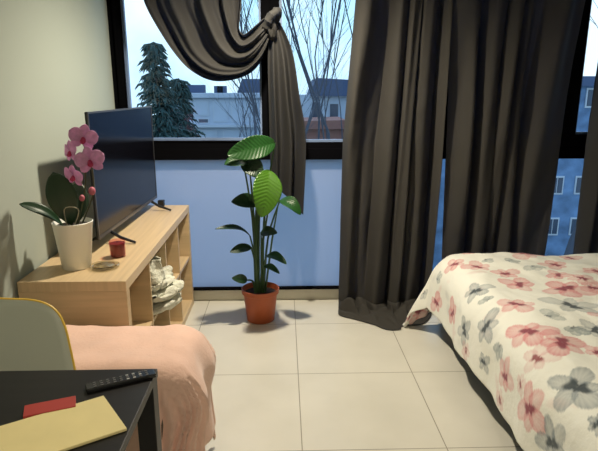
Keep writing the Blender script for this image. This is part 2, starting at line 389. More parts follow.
# (petiole top px, leaf tip px, depth base, depth tip, width, normal, material, wpk, sag, fold)
def P(px, py, Y): return atY(px, py, Y)
LV = [
 # leaf base px, tip px, Yb, Yt, halfwidth, normal, mat, sag, fold, stem foot offset
 ((262, 172), (240, 155), 3.08, 3.02, .045, (0.1, -.85, .45), 'leafd', .10, .30, (-.01, 0)),
 ((275, 143), (229, 154), 3.08, 2.94, .068, (.05, -.95, .22), 'leaf', .03, .18, (.01, .01)),
 ((249, 162), (225, 163), 3.05, 2.98, .050, (-.3, -.75, .6), 'leaf', .12, .3, (-.02, 0)),
 ((243, 160), (263, 177), 3.05, 2.98, .055, (.1, -.9, .4), 'leafd', .10, .2, (-.02, .01)),
 ((269, 170), (263, 216), 3.02, 2.88, .085, (.25, -.95, .10), 'leafy', .07, .12, (.015, 0)),
 ((258, 202), (233, 201), 3.16, 3.05, .050, (-.1, -.85, .5), 'leafd', .05, .25, (-.01, -.01)),
 ((280, 200), (301, 213), 3.12, 3.05, .045, (.2, -.7, .7), 'leaf', .18, .3, (.02, .01)),
 ((250, 236), (217, 226), 3.14, 3.00, .026, (-.1, -.5, .85), 'leafd', .12, .3, (-.02, 0)),
 ((251, 247), (231, 251), 3.14, 3.04, .032, (-.1, -.8, .6), 'leafd', .05, .25, (-.02, -.01)),
 ((261, 232), (276, 232), 3.10, 3.02, .034, (.1, -.8, .5), 'leafd', .08, .2, (.01, -.01)),
 ((266, 256), (286, 262), 3.12, 3.02, .034, (.2, -.6, .75), 'leaf', .15, .3, (.02, -.02)),
 ((264, 266), (279, 272), 3.10, 3.01, .024, (.1, -.6, .75), 'leaf', .12, .3, (.02, -.02)),
 ((247, 280), (233, 278), 3.12, 3.05, .030, (-.1, -.85, .5), 'leafd', .05, .25, (-.03, -.02)),
]
for (b, tp, Yb, Yt, W, nr, mk, sag, fold, off) in LV:
    B = P(*b, Yb); T = P(*tp, Yt)
    foot = pc + Vector((off[0], off[1], .18))
    mid = lerp(foot, B, .55) + Vector(((foot.x - B.x) * .25, .03, .02))
    path = [catmull([foot, mid, B], k / 8) for k in range(9)]
    st = MB().tube(path, [.0085 - .004 * k / 8 for k in range(9)], 7).build('stem', M['stem'], pl, True)
    leaf(MB(), B, T, W, nr, sag, fold, n=70, m=21, curl=.10, wav=.05, vein=.022).build('leaf', M[mk], pl, True, solid=.0012)
# thick central sheath stems
MB().tube([pc + Vector((-.02, 0, .18)), pc + Vector((-.025, -.02, .45)), P(258, 190, 3.12), P(256, 160, 3.05)], [.016, .014, .010, .006], 8).build('stem', M['stem'], pl, True)
MB().tube([pc + Vector((.005, -.01, .18)), P(263, 240, 3.15), P(268, 212, 3.05)], [.010, .008, .005], 8).build('stem', M['stem'], pl, True)
MB().tube([pc + Vector((.03, -.01, .18)), P(272, 240, 3.15), P(278, 205, 3.12)], [.007, .006, .004], 8).build('stem', M['stem'], pl, True)

# ------------------------------------------------------------ orchid
oc = Vector((-.878, 2.19, bh))
orc = thing('potted_orchid', 'pink orchid in a white tapered pot on the bookcase', 'potted orchid', tuple(oc))
MB().lathe(oc, [(.054, 0), (.058, .004), (.079, .196), (.081, .198), (.078, .200), (.073, .19), (.06, .17), (0, .17)], 40).build('pot', M['whitepot'], orc, True)
MB().lathe(oc, [(.070, .170), (.073, .182), (.04, .188), (0, .186)], 24).build('soil', M['soil'], orc, True)
def O(px, py, Y): return atY(px, py, Y)
leaf(MB(), oc + Vector((.0, -.01, .185)), O(53, 172, 2.12), .058, (.45, -.85, .1), .05, .15, wpk=.58).build('leaf', M['leafd'], orc, True, solid=.003)
leaf(MB(), oc + Vector((.01, .01, .185)), O(78, 182, 2.25), .045, (.3, -.9, .1), .03, .15, wpk=.55).build('leaf', M['leafd'], orc, True, solid=.003)
leaf(MB(), oc + Vector((-.03, -.02, .185)), O(19, 204, 2.07), .026, (.1, -.62, .78), .13, .3, wpk=.62).build('leaf', M['leafd'], orc, True, solid=.003)
S1 = [oc + Vector((.02, 0, .18)), O(85, 190, 2.19), O(85, 160, 2.16), O(84, 141, 2.14), O(78, 133, 2.13)]
S2 = [oc + Vector((.035, 0, .18)), O(93, 195, 2.19), O(93, 175, 2.16), O(90, 160, 2.13)]
for S in (S1, S2):
    MB().tube([catmull(S, k / 14) for k in range(15)], .0032, 7).build('stem', M['ostem'], orc, True)
mb = MB()
mb.tube([catmull([oc + Vector((-.01, -.03, .185)), O(64, 210, 2.12), O(72, 207, 2.10), O(79, 211, 2.12), oc + Vector((.02, -.04, .185))], k / 12) for k in range(13)], .0022, 6)
mb.build('root', M['root'], orc, True)
def flower(Cn, nrm, R, roll, side=1):
    nrm = Vector(nrm).normalized(); up = Vector((0, 0, 1)); up = (up - nrm * up.dot(nrm)).normalized(); rt = up.cross(nrm)
    mb = MB()
    def dirv(a): return rt * math.sin(a) + up * math.cos(a)
    for a, Ln, W in ((0, 1, .36), (2.3, .95, .34), (-2.3, .95, .34)):
        d = dirv(a + roll); leaf(mb, Cn - nrm * .003, Cn + d * R * Ln, R * W, nrm, .06, .12, .52, 10, 7)
    for a in (1.25, -1.25):
        d = dirv(a + roll); leaf(mb, Cn + nrm * .002, Cn + d * R * 1.02, R * .52, nrm, .08, .10, .56, 12, 9)
    f = mb.build('flower', M['petal'], orc, True, solid=.0008)
    lb = MB().blob(Cn + nrm * R * .14 - up * R * .14, (R * .17, R * .17, R * .24), n=14, m=9)
    d = dirv(PI + roll)
    leaf(lb, Cn + nrm * R * .1, Cn + d * R * .42 + nrm * R * .22, R * .2, nrm, .1, .5, .6, 8, 5)
    lb.build('lip', M['lip'], f, True)
for c_, Y, nr, R, ro in (((83, 138), 2.12, (.35, -.9, -.1), .056, .25), ((71, 152), 2.14, (-.65, -.75, .0), .048, -.1),
                        ((90, 161), 2.10, (.25, -.95, .05), .058, -.15), ((74, 176), 2.12, (-.45, -.85, -.25), .050, .2)):
    flower(O(*c_, Y), nr, R, ro)
for c_, Y, s in (((92, 191), 2.15, .014), ((82, 198), 2.16, .011)):
    q = O(*c_, Y)
    MB().blob(q, (s, s, s * 1.25), n=14, m=9).build('bud', M['bud'], orc, True)

# ------------------------------------------------------------ crumpled things in the bookcase
def crumple(name, c, r, seed, amp=.3, box=None):
    def fn(d):
        q = d * 2.3 + Vector((seed, 0, 0)); k = 1 + amp * (noise.noise(q) + .6 * abs(noise.noise(q * 2.4)) + .35 * noise.noise(q * 5))
        return k
    mb = MB().blob(c, r, fn, 56, 36)
    if box:
        for p in mb.v:
            p.x = min(box[1], max(box[0], p.x)); p.y = min(box[3], max(box[2], p.y)); p.z = min(box[5], max(box[4], p.z))
    return mb.build(name, M['cloth'], None, True)
yA = by0 + t + cw + .012; yB = by0 + t + 2 * cw - .012
y0_, y1_ = yA, yB
def folded_cloth(c, w, d, h, seed, box, waves=3.2):
    mb = MB(); c = Vector(c)
    def g(u, v):  # closed ring section (u) swept along v
        a = 2 * PI * u; k = math.sin(PI * min(max(v, .02), .98)) ** .3
        xx = math.copysign(abs(math.cos(a)) ** .7, math.cos(a)) * w / 2 * k; zz = math.copysign(abs(math.sin(a)) ** .7, math.sin(a)) * h / 2 * k
        q = Vector((xx * 14, v * 3 + seed, zz * 14)); nn = noise.noise(q) * .022 + .016 * abs(math.sin(waves * 6 * v + 9 * noise.noise(q * .6))) * math.cos(a) + .009 * noise.noise(q * 3.1)
        p = c + Vector((xx + nn * math.copysign(1, xx), (v - .5) * d, zz + nn))
        p.x = min(box[1], max(box[0], p.x)); p.y = min(box[3], max(box[2], p.y)); p.z = min(box[5], max(box[4], p.z)); return p
    mb.grid(40, 44, g, True); return mb
zt = bh / 2 + .0085
b2 = (-1.0, -.47, y0_, y1_, zt, bh - t - .006)
for i, (dz, w_, xx, lb) in enumerate(((.028, .40, -.76, 'pale crumpled cloth at the bottom of the pile in the bookcase'), (.083, .38, -.75, 'pale crumpled cloth in the middle of the pile in the bookcase'), (.135, .34, -.765, 'pale crumpled cloth on top of the pile in the bookcase'))):
    o = folded_cloth((xx + .03, (y0_ + y1_) / 2, zt + dz), w_, (y1_ - y0_) * .98, .054, i * 7.3, b2).build('crumpled_cloth', M['cloth'], None, True)
    tag(o, lb, 'cloth', 'crumpled cloths in the bookcase')
def gb(u, v):
    a = 2 * PI * u; k = 1 - .45 * v
    p = Vector((-.675 + .09 * k * math.cos(a) + .03 * v, (y0_ + .085) + .06 * k * math.sin(a) + .012 * math.sin(3 * a + 5 * v), zt + .163 + v * .115))
    n_ = noise.noise(p * 22) * .012
    return p + Vector((n_, n_, 0))
o = MB().grid(36, 14, gb, True).build('cloth_bag', M['cloth'], None, True, solid=.002)
tag(o, 'pale open bag standing on the crumpled cloths in the bookcase', 'bag')

# ------------------------------------------------------------ table with papers and remote
tz = .74
tb = thing('black_table', 'black table with a smooth top in the left foreground', 'table', (-.67, .8, 0))
tx0, tx1, ty0, ty1 = -1.035, -.318, .30, 1.222
MB().box(tx0, tx1, ty0, ty1, tz - .022, tz).build('tabletop', M['table'], tb, bevel=.0015)
MB().box(tx0 + .05, tx1 - .05, ty1 - .055, ty1 - .035, tz - .085, tz - .022).box(tx0 + .05, tx1 - .05, ty0 + .035, ty0 + .055, tz - .085, tz - .022)\
    .box(tx0 + .035, tx0 + .055, ty0 + .04, ty1 - .04, tz - .085, tz - .022).box(tx1 - .055, tx1 - .035, ty0 + .04, ty1 - .04, tz - .085, tz - .022).build('apron', M['table'], tb)
for x in (tx0 + .002, tx1 - .047):
    for y in (ty0 + .002, ty1 - .047): MB().box(x, x + .045, y, y + .045, 0, tz - .022).build('leg', M['table'], tb, bevel=.002)
E_ = [(-.409, 1.092), (-.327, .971), (-.403 - .045, .908 - .01), (-.70, .885), (-.80, .985)]
E_ = [(-.409, 1.092), (-.322, .968), (-.565, .826), (-.652, .95)]
ev = MB().prism([(x, y) for x, y in [(-.409, 1.092), (-.322, .968), (-.700, .735), (-.785, .858)]][::-1], tz + .0003, tz + .007)
o = ev.build('manila_envelope', M['manila'], None, bevel=.0015)
tag(o, 'plain yellow manila envelope on the edge of the black table', 'envelope')
a_ = Vector((-.445, 1.055)); 
rb = [atZ(25, 410, tz), atZ(75, 399.5, tz), atZ(85, 410, tz), atZ(28, 424, tz)]
# red notebook: behind the envelope, its far corner shows
rc = atZ(76, 399, tz); rl = atZ(25, 409, tz)
d = (rl - rc).normalized(); n_ = Vector((d.y, -d.x, 0)); 
if n_.y > 0: n_ = -n_
Wd = .045
qs = [rc, rl, rl + n_ * Wd, rc + n_ * Wd]
# trim so that it stays clear of the envelope
o = MB().prism([(p.x, p.y) for p in qs], tz + .0003, tz + .009).build('red_notebook', M['red'], None, bevel=.001)
tag(o, 'thin red notebook lying behind the manila envelope', 'notebook')
ra = Vector((-.455, 1.135)); rbv = Vector((-.322, 1.188))
rem = thing('remote_control', 'slim black remote control lying at the corner of the black table', 'remote control', (-.39, 1.16, tz))
pA = atZ(86, 391, tz); pB = atZ(155, 375, tz)
ax = (pB - pA).normalized(); sdv = Vector((ax.y, -ax.x, 0)); Lr = (pB - pA).length
def rt_(p): return pA + ax * p.x + sdv * p.y + Vector((0, 0, p.z))
MB().box(0, Lr, -.016, .016, .0003, .011, rt_).build('remote_body', M['remote'], rem, bevel=.003)
mb = MB(); mw = MB()
for i in range(9):
    for j in range(3):
        u = .02 + i * (Lr - .04) / 8
        (mw if (i in (5, 6) and j != 1) or (i == 7 and j == 1) else mb).box(u - .003, u + .003, -.011 + j * .009, -.007 + j * .009, .0105, .0125, rt_)
mb.build('button', M['btn'], rem)['kind'] = 'stuff'
mw.build('button', M['btnw'], rem)

# ------------------------------------------------------------ chair
ch = thing('chair', 'pale grey plywood chair with a yellow edge behind the black table', 'chair', (-.82, 1.25, 0))
cx = -.818
def cb(x, zz):   # chair back surface
    tt = (zz - .46) / .39
    return Vector((cx + x, 1.395 + .07 * tt - .25 * (x * x), zz))
def back_outline():
    pts = []
    for k in range(60):
        a = 2 * PI * k / 60; c_, s_ = math.cos(a), math.sin(a)
        x = math.copysign(abs(c_) ** .33, c_); z = math.copysign(abs(s_) ** .33, s_)
        pts.append((x, z))
    return pts
def bmap(x, z):
    zz = .655 + .180 * z - .012 * x * x * max(0, z) ; hw = .209 - .030 * z - .008 * max(0, z) ** 3
    return cb(x * hw, zz)
mb = MB(); out_ = back_outline()
rings = 8; v = []; f = []
for r in range(rings + 1):
    for (x, z) in out_: v.append(bmap(x * r / rings, z * r / rings))
n_ = len(out_)
for r in range(rings):
    for k in range(n_): f.append((r * n_ + k, r * n_ + (k + 1) % n_, (r + 1) * n_ + (k + 1) % n_, (r + 1) * n_ + k))
mb.add(v, f); mb.build('backrest', M['chair'], ch, True, solid=.010)
MB().tube([bmap(x, z) for x, z in out_] + [bmap(*out_[0])], .0045, 8, False).build('edge_band', M['edge'], ch, True)
def smap(x, y): return Vector((cx + .205 * x, 1.175 + .2 * y, .445 - .012 * (1 - x * x) + .01 * y * y))
v = []
for r in range(rings + 1):
    for (x, z) in out_: v.append(smap(x * r / rings, z * r / rings))
MB().add(v, f).build('seat', M['chair'], ch, True, solid=.010)
MB().tube([smap(x, z) for x, z in out_] + [smap(*out_[0])], .0045, 8, False).build('edge_band', M['edge'], ch, True)
for sx_ in (-1, 1):
    MB().tube([(cx + sx_ * .15, 1.32, .43), (cx + sx_ * .15, 1.385, .445), bmap(sx_ * .6, -.55) + Vector((0, .012, 0)), bmap(sx_ * .6, -.1) + Vector((0, .012, 0))], .009, 8).build('back_support', M['steel'], ch, True)
    for yy in (1.03, 1.34):
        MB().tube([(cx + sx_ * .15, lerp(yy, 1.18, .2), .432), (cx + sx_ * .175, yy, .4), (cx + sx_ * .19, yy + (.03 if yy > 1.2 else -.02), 0.0)], .010, 8).build('leg', M['steel'], ch, True)
# ------------------------------------------------------------ draped cloths
def drape_fn(x0, x1, y0, y1, zt, r, flare, famp, fk, puff, seed, zmin=.006, cornerR=.05, tuck=0):
    """x0..y1 : inset rectangle (flat top).  maps cloth coords to space"""
    def g(a, b):
        nx = min(x1, max(x0, a)); ny = min(y1, max(y0, b)); dx, dy = a - nx, b - ny
        e = math.hypot(dx, dy)
        top = puff * (noise.noise(Vector((a * 2.4 + seed, b * 2.4, 0))) + .5 * noise.noise(Vector((a * 6 + seed, b * 6, 3))))
        wr = .0055 * noise.noise(Vector((a * 17, b * 14, seed)))
        if e < 1e-6: return Vector((a, b, zt + top + wr))
        d = Vector((dx / e, dy / e)); per = (nx * abs(d.y) + ny * abs(d.x)) + .35 * math.atan2(d.y, d.x) * 1.0
        ang = min(e / r, PI / 2); out = r * math.sin(ang); dn = r * (1 - math.cos(ang)); rest = max(0, e - r * PI / 2)
        w_ = sstep(.3 * r, r * PI / 2 + .15, e)
        fold = famp * w_ * (math.sin(fk * per + seed + 2 * noise.noise(Vector((per * 1.3, 0, seed)))) + .45 * math.sin(2.3 * fk * per + 1.3))
        out += rest * flare + fold - tuck * sstep(r * PI / 2, r * PI / 2 + .2, e); dn += rest
        z = zt + top * (1 - w_ * .3) + wr - dn
        if z < zmin: out += (zmin - z) * .8; z = zmin + .004 * abs(math.sin(20 * per))
        return Vector((nx + d.x * out, ny + d.y * out, z))
    return g
def cloth_obj(name, g, a0, a1, b0, b1, step, m, solid, corner=0):
    na = int((a1 - a0) / step) + 1; nb = int((b1 - b0) / step) + 1
    A = np.linspace(a0, a1, na); B = np.linspace(b0, b1, nb)
    vs = []; cc = []
    for a in A:
        for b in B: vs.append(tuple(g(a, b))); cc.append((a, b))
    fs = [(i * nb + j, (i + 1) * nb + j, (i + 1) * nb + j + 1, i * nb + j + 1) for i in range(na - 1) for j in range(nb - 1)]
    o0 = Vector(((a0 + a1) / 2, (b0 + b1) / 2, 0))
    me = bpy.data.meshes.new(name); me.from_pydata([(x - o0.x, y - o0.y, z) for x, y, z in vs], [], fs); me.materials.append(m)
    for p_ in me.polygons: p_.use_smooth = True
    ob = bpy.data.objects.new(name, me); C.objects.link(ob); ob.location = o0
    md = ob.modifiers.new('solid', 'SOLIDIFY'); md.thickness = solid; md.offset = -1
    return ob, np.array(cc)

# pink blanket over a padded stool
M['pink'] = mat('pink_fleece', (.76, .50, .40), .95, bump=((90, 90, 90), .5, .004), var=((7, 7, 7), .07), sheen=.3)
st = thing('padded_stool', 'padded stool almost hidden under the pink blanket', 'stool', (-.57, 1.75, 0))
sx0, sx1, sy0, sy1 = -.90, -.345, 1.53, 1.93
MB().box(sx0, sx1, sy0, sy1, .20, .40).build('stool_body', M['stool'], st, bevel=.03)
MB().box(sx0 + .005, sx1 - .005, sy0 + .005, sy1 - .005, .401, .545).build('cushion', M['stool'], st, bevel=.05)
for x in (sx0 + .03, sx1 - .07):
    for y in (sy0 + .03, sy1 - .07): MB().box(x, x + .04, y, y + .04, 0, .20).build('leg', M['table'], st)
gp = drape_fn(-.87, -.41, 1.60, 1.865, .565, .075, .10, .020, 15, .010, 4.2, zmin=.012)
def gpink(a, b):
    p = gp(a, b)
    # the right side bulges like a roll and tucks in underneath
    q = sstep(-.41, -.33, a)
    p.x += q * (.045 * math.exp(-((p.z - .42) / .10) ** 2) + .012)
    if b < 1.55: p.y = max(p.y, 1.475)
    return p
o, _ = cloth_obj('pink_blanket', gpink, -.87 - .14, -.41 + .50, 1.60 - .55, 1.865 + .30, .010, M['pink'], .008)
tag(o, 'soft pink blanket draped over the stool between chair and bookcase', 'blanket')

# ------------------------------------------------------------ bed
bed = thing('bed', 'low bed with a dark base under the flowered duvet', 'bed', (1.66, 2.0, 0))
MB().box(.975, 2.36, .86, 3.02, .03, .24).build('bed_base', M['bedbase'], bed, bevel=.01)
for x in (1.03, 2.27):
    for y in (.92, 2.92): MB().box(x, x + .04, y, y + .04, 0, .03).build('foot', M['bedbase'], bed)
MB().box(.985, 2.35, .87, 3.01, .241, .44).build('mattress', M['mattress'], bed, bevel=.05)

def duvet_mat():
    m = mat('flowered_duvet', (.8, .8, .7), .9, bump=((20, 20, 20), .45, .012), sheen=.1)
    nt = m.node_tree; a = N(nt, 'ShaderNodeAttribute'); a.attribute_name = 'pattern'
    nt.links.new(a.outputs['Color'], nt.nodes['Principled BSDF'].inputs['Base Color']); return m
M['duvet'] = duvet_mat()
DX0, DX1, DY0, DY1 = 1.015, 2.28, .95, 2.90
gd0 = drape_fn(DX0, DX1, DY0, DY1, .505, .15, .05, .011, 11, .020, 1.7, zmin=.012)
def gd(a, b):
    p = gd0(a, b)
    # far left corner hangs low and sweeps outwards to the floor
    dx = max(0, DX0 - a); dy = max(0, b - DY1)
    k = sstep(.08, .42, dx) * sstep(-.03, .36, dy)
    p += Vector((-.165 * k, .03 * k, -.05 * k)); p.z = max(p.z, .010 + .006 * (1 + math.sin(a * 40)))
    return p
o, cc = cloth_obj('flowered_duvet', gd, DX0 - .41, DX1 + .38, DY0 - .2, DY1 + .42, .0062, M['duvet'], .010)
tag(o, 'white duvet printed with pink and grey flowers spread over the bed', 'duvet')
#FLOWERS_BEGIN
FL = [(0.922, 2.42, 0.076, 'g', 1),
 (0.94, 2.799, 0.061, 'p', 0.9),
 (1.04, 2.712, 0.072, 'p', 0.9),
 (0.68, 2.811, 0.062, 'p', 1),
 (0.729, 2.55, 0.063, 'p', 1),
 (0.816, 2.848, 0.049, 'l', 1),
 (0.735, 2.327, 0.074, 'g', 0.9),
 (0.847, 2.141, 0.074, 'g', 0.9),
 (0.928, 2.277, 0.041, 'l', 1.2),
 (1.021, 2.172, 0.085, 'p', 0.9),
 (1.158, 2.457, 0.079, 'p', 0.9),
 (1.151, 2.612, 0.065, 'p', 0.9),
 (1.325, 2.687, 0.067, 'l', 0.9),
 (1.226, 2.768, 0.056, 'l', 1.2),
 (1.114, 2.805, 0.049, 'l', 1),
 (1.387, 2.91, 0.092, 'p', 0.9),
 (1.462, 2.712, 0.069, 'p', 0.9),
 (1.393, 2.544, 0.054, 'p', 0.9),
 (1.344, 2.376, 0.107, 'p', 1),
 (1.251, 2.147, 0.109, 'g', 0.75),
 (1.083, 2.016, 0.063, 'l', 0.9),
 (1.133, 1.917, 0.052, 'l', 1.3),
 (1.213, 1.898, 0.067, 'g', 0.8),
 (0.953, 1.911, 0.091, 'p', 0.95),
 (1.027, 1.793, 0.097, 'p', 1),
 (0.829, 1.979, 0.047, 'l', 1.2),
 (1.629, 2.873, 0.06, 'p', 0.8),
 (1.598, 2.569, 0.056, 'p', 0.8),
 (1.468, 2.457, 0.059, 'p', 0.8),
 (1.474, 2.37, 0.063, 'p', 0.8),
 (0.754, 1.874, 0.059, 'p', 0.8),
 (0.76, 1.638, 0.079, 'p', 0.9),
 (0.903, 1.743, 0.064, 'k', 0.6),
 (0.946, 1.538, 0.108, 'g', 1.1),
 (0.723, 1.495, 0.081, 'g', 1),
 (0.903, 1.358, 0.044, 'g', 1.1),
 (0.698, 2.091, 0.045, 'g', 1),
 (1.127, 1.737, 0.044, 'p', 0.9),
 (0.748, 3.264, 0.06, 'p', 0.9),
 (0.624, 3.165, 0.04, 'p', 0.9),
 (0.711, 3.01, 0.045, 'l', 0.8),
 (0.655, 2.277, 0.042, 'k', 0.6),
 (0.791, 1.743, 0.035, 'k', 0.6),
 (0.648, 1.886, 0.042, 'k', 0.7),
 (1.08, 2.957, 0.043, 'p', 0.99),
 (1.341, 1.997, 0.075, 'p', 0.72),
 (2.102, 1.883, 0.041, 'l', 0.73),
 (1.044, 1.078, 0.07, 'g', 0.87),
 (1.828, 1.445, 0.046, 'p', 0.95),
 (2.29, 3.011, 0.073, 'l', 0.99),
 (1.013, 0.841, 0.043, 'p', 0.95),
 (1.86, 2.188, 0.05, 'l', 0.85),
 (1.907, 3.244, 0.045, 'p', 0.9),
 (0.768, 1.223, 0.049, 'l', 0.93),
 (1.6, 0.853, 0.038, 'p', 0.84),
 (1.087, 3.138, 0.05, 'p', 0.94),
 (2.475, 3.062, 0.068, 'g', 0.91),
 (1.48, 2.196, 0.044, 'p', 0.72),
 (1.617, 2.239, 0.073, 'l', 0.73),
 (2.247, 3.266, 0.049, 'p', 0.82),
 (1.651, 3.183, 0.05, 'g', 0.8),
 (2.021, 2.761, 0.053, 'p', 0.94),
 (1.455, 3.243, 0.067, 'p', 0.92),
 (2.596, 2.255, 0.055, 'p', 0.81),
 (1.294, 0.987, 0.056, 'p', 0.91),
 (0.894, 1.086, 0.059, 'l', 0.91),
 (2.569, 1.714, 0.038, 'g', 0.8),
 (2.311, 2.351, 0.043, 'g', 0.83),
 (2.25, 1.441, 0.038, 'p', 0.91),
 (2.471, 2.675, 0.07, 'p', 0.72),
 (1.119, 0.858, 0.057, 'l', 0.87),
 (2.282, 1.018, 0.04, 'l', 0.86),
 (1.623, 1.308, 0.059, 'p', 0.86),
 (2.03, 3.033, 0.066, 'g', 0.86),
 (1.238, 1.121, 0.048, 'l', 0.8),
 (2.316, 1.95, 0.069, 'p', 0.88),
 (1.805, 2.293, 0.049, 'l', 0.73),
 (1.731, 1.952, 0.069, 'p', 0.75),
 (2.175, 2.342, 0.041, 'p', 0.91),
 (2.225, 1.685, 0.036, 'p', 0.75),
 (0.877, 3.106, 0.071, 'l', 0.96),
 (1.934, 1.331, 0.036, 'g', 0.7),
 (2.314, 1.183, 0.065, 'p', 0.8),
 (1.765, 2.418, 0.055, 'p', 0.85),
 (1.508, 1.095, 0.043, 'p', 0.95),
 (2.181, 1.996, 0.066, 'p', 0.7),
 (1.728, 2.549, 0.067, 'p', 0.7),
 (1.101, 1.251, 0.073, 'p', 0.97),
 (1.939, 1.962, 0.047, 'l', 0.81),
 (0.751, 0.857, 0.052, 'l', 0.9),
 (1.375, 1.296, 0.048, 'g', 0.82),
 (2.27, 1.551, 0.063, 'g', 0.96),
 (2.448, 1.863, 0.072, 'l', 0.99),
 (1.826, 2.756, 0.043, 'g', 0.71),
 (2.341, 2.141, 0.036, 'g', 0.7),
 (1.687, 1.65, 0.044, 'l', 0.99),
 (1.57, 1.493, 0.073, 'p', 0.73),
 (2.219, 2.602, 0.074, 'p', 0.94),
 (2.069, 2.413, 0.066, 'l', 0.82),
 (1.643, 3.063, 0.054, 'g', 0.92)]
#FLOWERS_END
def paint(ob, cc, FL):
    n = len(cc); rng = np.random.RandomState(3)
    col = np.tile(np.array([.84, .84, .76]), (n, 1))
    def blend(mask, c):
        mk = mask[:, None]; col[:] = col * (1 - mk) + np.array(c) * mk
    P_ = {'p': (.66, .24, .25), 'g': (.25, .29, .31), 'l': (.34, .38, .37), 'k': (.64, .34, .33)}
    Cc = {'p': (.22, .03, .06), 'g': (.035, .05, .06), 'l': (.14, .16, .17), 'k': (.25, .05, .06)}
    for q in range(150):   # faint watercolour washes between the flowers
        wx_, wy_ = rng.uniform(.62, 2.6), rng.uniform(.8, 3.3); rw = rng.uniform(.02, .07); c_ = ((.70, .50, .46), (.50, .52, .50))[q % 2]; an = rng.uniform(0, 3.1)
        dx = cc[:, 0] - wx_; dy = cc[:, 1] - wy_; u = dx * math.cos(an) + dy * math.sin(an); v = -dx * math.sin(an) + dy * math.cos(an)
        blend(np.clip(1.1 - (u / rw) ** 2 - (v / (rw * .5)) ** 2, 0, 1) * rng.uniform(.15, .5), c_)
    for i, (fx, fy, R, kind, dark) in enumerate(FL):
        sel = np.where((abs(cc[:, 0] - fx) < R * 1.4) & (abs(cc[:, 1] - fy) < R * 1.4))[0]
        if not len(sel): continue
        dx = cc[sel, 0] - fx; dy = cc[sel, 1] - fy; r = np.hypot(dx, dy); th = np.arctan2(dy, dx)
        rr = np.random.RandomState(i * 7 + 1); npet = 5 if kind in 'pgk' else 3; rot = rr.rand() * 6.28
        sub = col[sel]
        wob = .08 * np.sin(7 * th + rr.rand() * 6) + .05 * np.sin(13 * th + rr.rand() * 6)
        for k in range(npet):
            a = rot + 2 * PI * k / npet + rr.uniform(-.2, .2) if kind != 'l' else rot + k * .9
            pr = R * rr.uniform(.75, 1.3); cxp, cyp = math.cos(a), math.sin(a)
            u = dx * cxp + dy * cyp; v = -dx * cyp + dy * cxp
            wd = .40 if kind != 'g' else .34
            q = ((u - .55 * pr) / (.52 * pr)) ** 2 + (v / (wd * pr)) ** 2 + wob
            mk = np.clip((1.05 - q) * 7, 0, 1)
            shade = np.clip(.60 + .40 * q, 0, 1) * rr.uniform(.75, 1.0)   # watercolour: darker rim
            streak = .88 + .12 * np.sin(th * 31 + i)
            al = (mk * shade * streak * dark)[:, None]
            sub = sub * (1 - al) + np.array(P_[kind]) * al
        cr = R * (.31 if kind != 'l' else .16)
        ex = 1 + .45 * np.cos(2 * (th - rot)) + .25 * np.sin(5 * th + i)
        mk = np.clip((1.1 - (r / (cr * ex))) * 3, 0, 1) * .9
        sub = sub * (1 - mk[:, None]) + np.array(Cc[kind]) * mk[:, None]
        col[sel] = sub
    at = ob.data.color_attributes.new('pattern', 'FLOAT_COLOR', 'POINT')
    at.data.foreach_set('color', np.concatenate([col, np.ones((n, 1))], 1).astype(np.float32).ravel())
paint(o, cc, FL)

# ------------------------------------------------------------ curtains
def curtain(name, L, R, y0, amp, npl, seed, z0, z1, m, label, group=None, pool=0., nu=260, nv=90, fan=0., base_wave=.35):
    def g(u, v):
        z = lerp(z0, z1, v); xl = interp(L, z); xr = interp(R, z)
        zz = z1 - z
        ph = 2 * PI * npl * (u + .075 * math.sin(2 * PI * 1.3 * u + seed) + .10 * noise.noise(Vector((u * 3.1, zz * .45, seed))) + .012 * math.sin(zz * 1.7 + seed + 5 * u)) + seed
        a = amp * (.75 + .25 * sstep(0, 1.2, zz)) * (.95 + 1.1 * noise.noise(Vector((u * 5.5, z * .55, seed))))
        y = y0 + a * (math.sin(ph) + .38 * math.sin(2.1 * ph + 1.1 + zz * 1.3) * noise.noise(Vector((u * 4, z, seed + 5))) * 2) + .02 * noise.noise(Vector((u * 5, z * 1.5, seed + 9)))
        x = lerp(xl, xr, u) + base_wave * a * math.cos(ph) + fan * 0
        wr = .004 * noise.noise(Vector((u * 14, z * 14, seed + 3)))
        return Vector((x, min(y + wr, 3.425), z))
    mb = MB(); mb.grid(nu, nv, g)
    if pool:
        def gp_(u, v):   # cloth lying on the floor in front
            b_ = g(u, 0); ln = pool * (.25 + .75 * math.sin(PI * min(1, max(0, (u * 1.08))) ) ** .8) * (1 + .25 * noise.noise(Vector((u * 5, 2, seed))))
            s = v * ln
            rise = .075 * math.exp(-((v - .4) / .3) ** 2) * (.25 + 1.6 * abs(noise.noise(Vector((u * 7, v * 2.4, 4)))))
            z = z0 * (1 - sstep(0, .18, v)) + rise + .006 + .012 * abs(math.sin(7 * u + 5 * v)) * (1 - v)
            return Vector((b_.x + .04 * v * math.sin(6 * u) + .10 * v * (u - .15), lerp(b_.y, y0, sstep(0, .5, v)) - s, z))
        mb.grid(nu, 34, gp_)
    ob = mb.build(name, m, None, True, solid=.003)
    return tag(ob, label, 'curtain', group)
GR = None
curtain('curtain', [(0, .375), (.6, .375), (1.1, .385), (1.95, .445), (2.59, .47)], [(0, .965), (.3, .985), (1.0, .992), (1.95, .985), (2.59, .97)], 3.33, .050, 4.4, .6, .05, 2.59, M['curtain'],
        'long dark taupe curtain pooling on the tiles beside the bed corner', GR, pool=.34)
curtain('curtain', [(0, 1.025), (.3, 1.03), (1.0, 1.02), (1.93, 1.005), (2.59, 1.0)], [(0, 1.64), (.41, 1.67), (1.24, 1.725), (1.95, 1.785), (2.59, 1.82)], 3.32, .050, 5.0, 2.1, .02, 2.59, M['curtain'],
        'wide dark taupe curtain hanging behind the bed, right of the floor-length pooled one', GR)
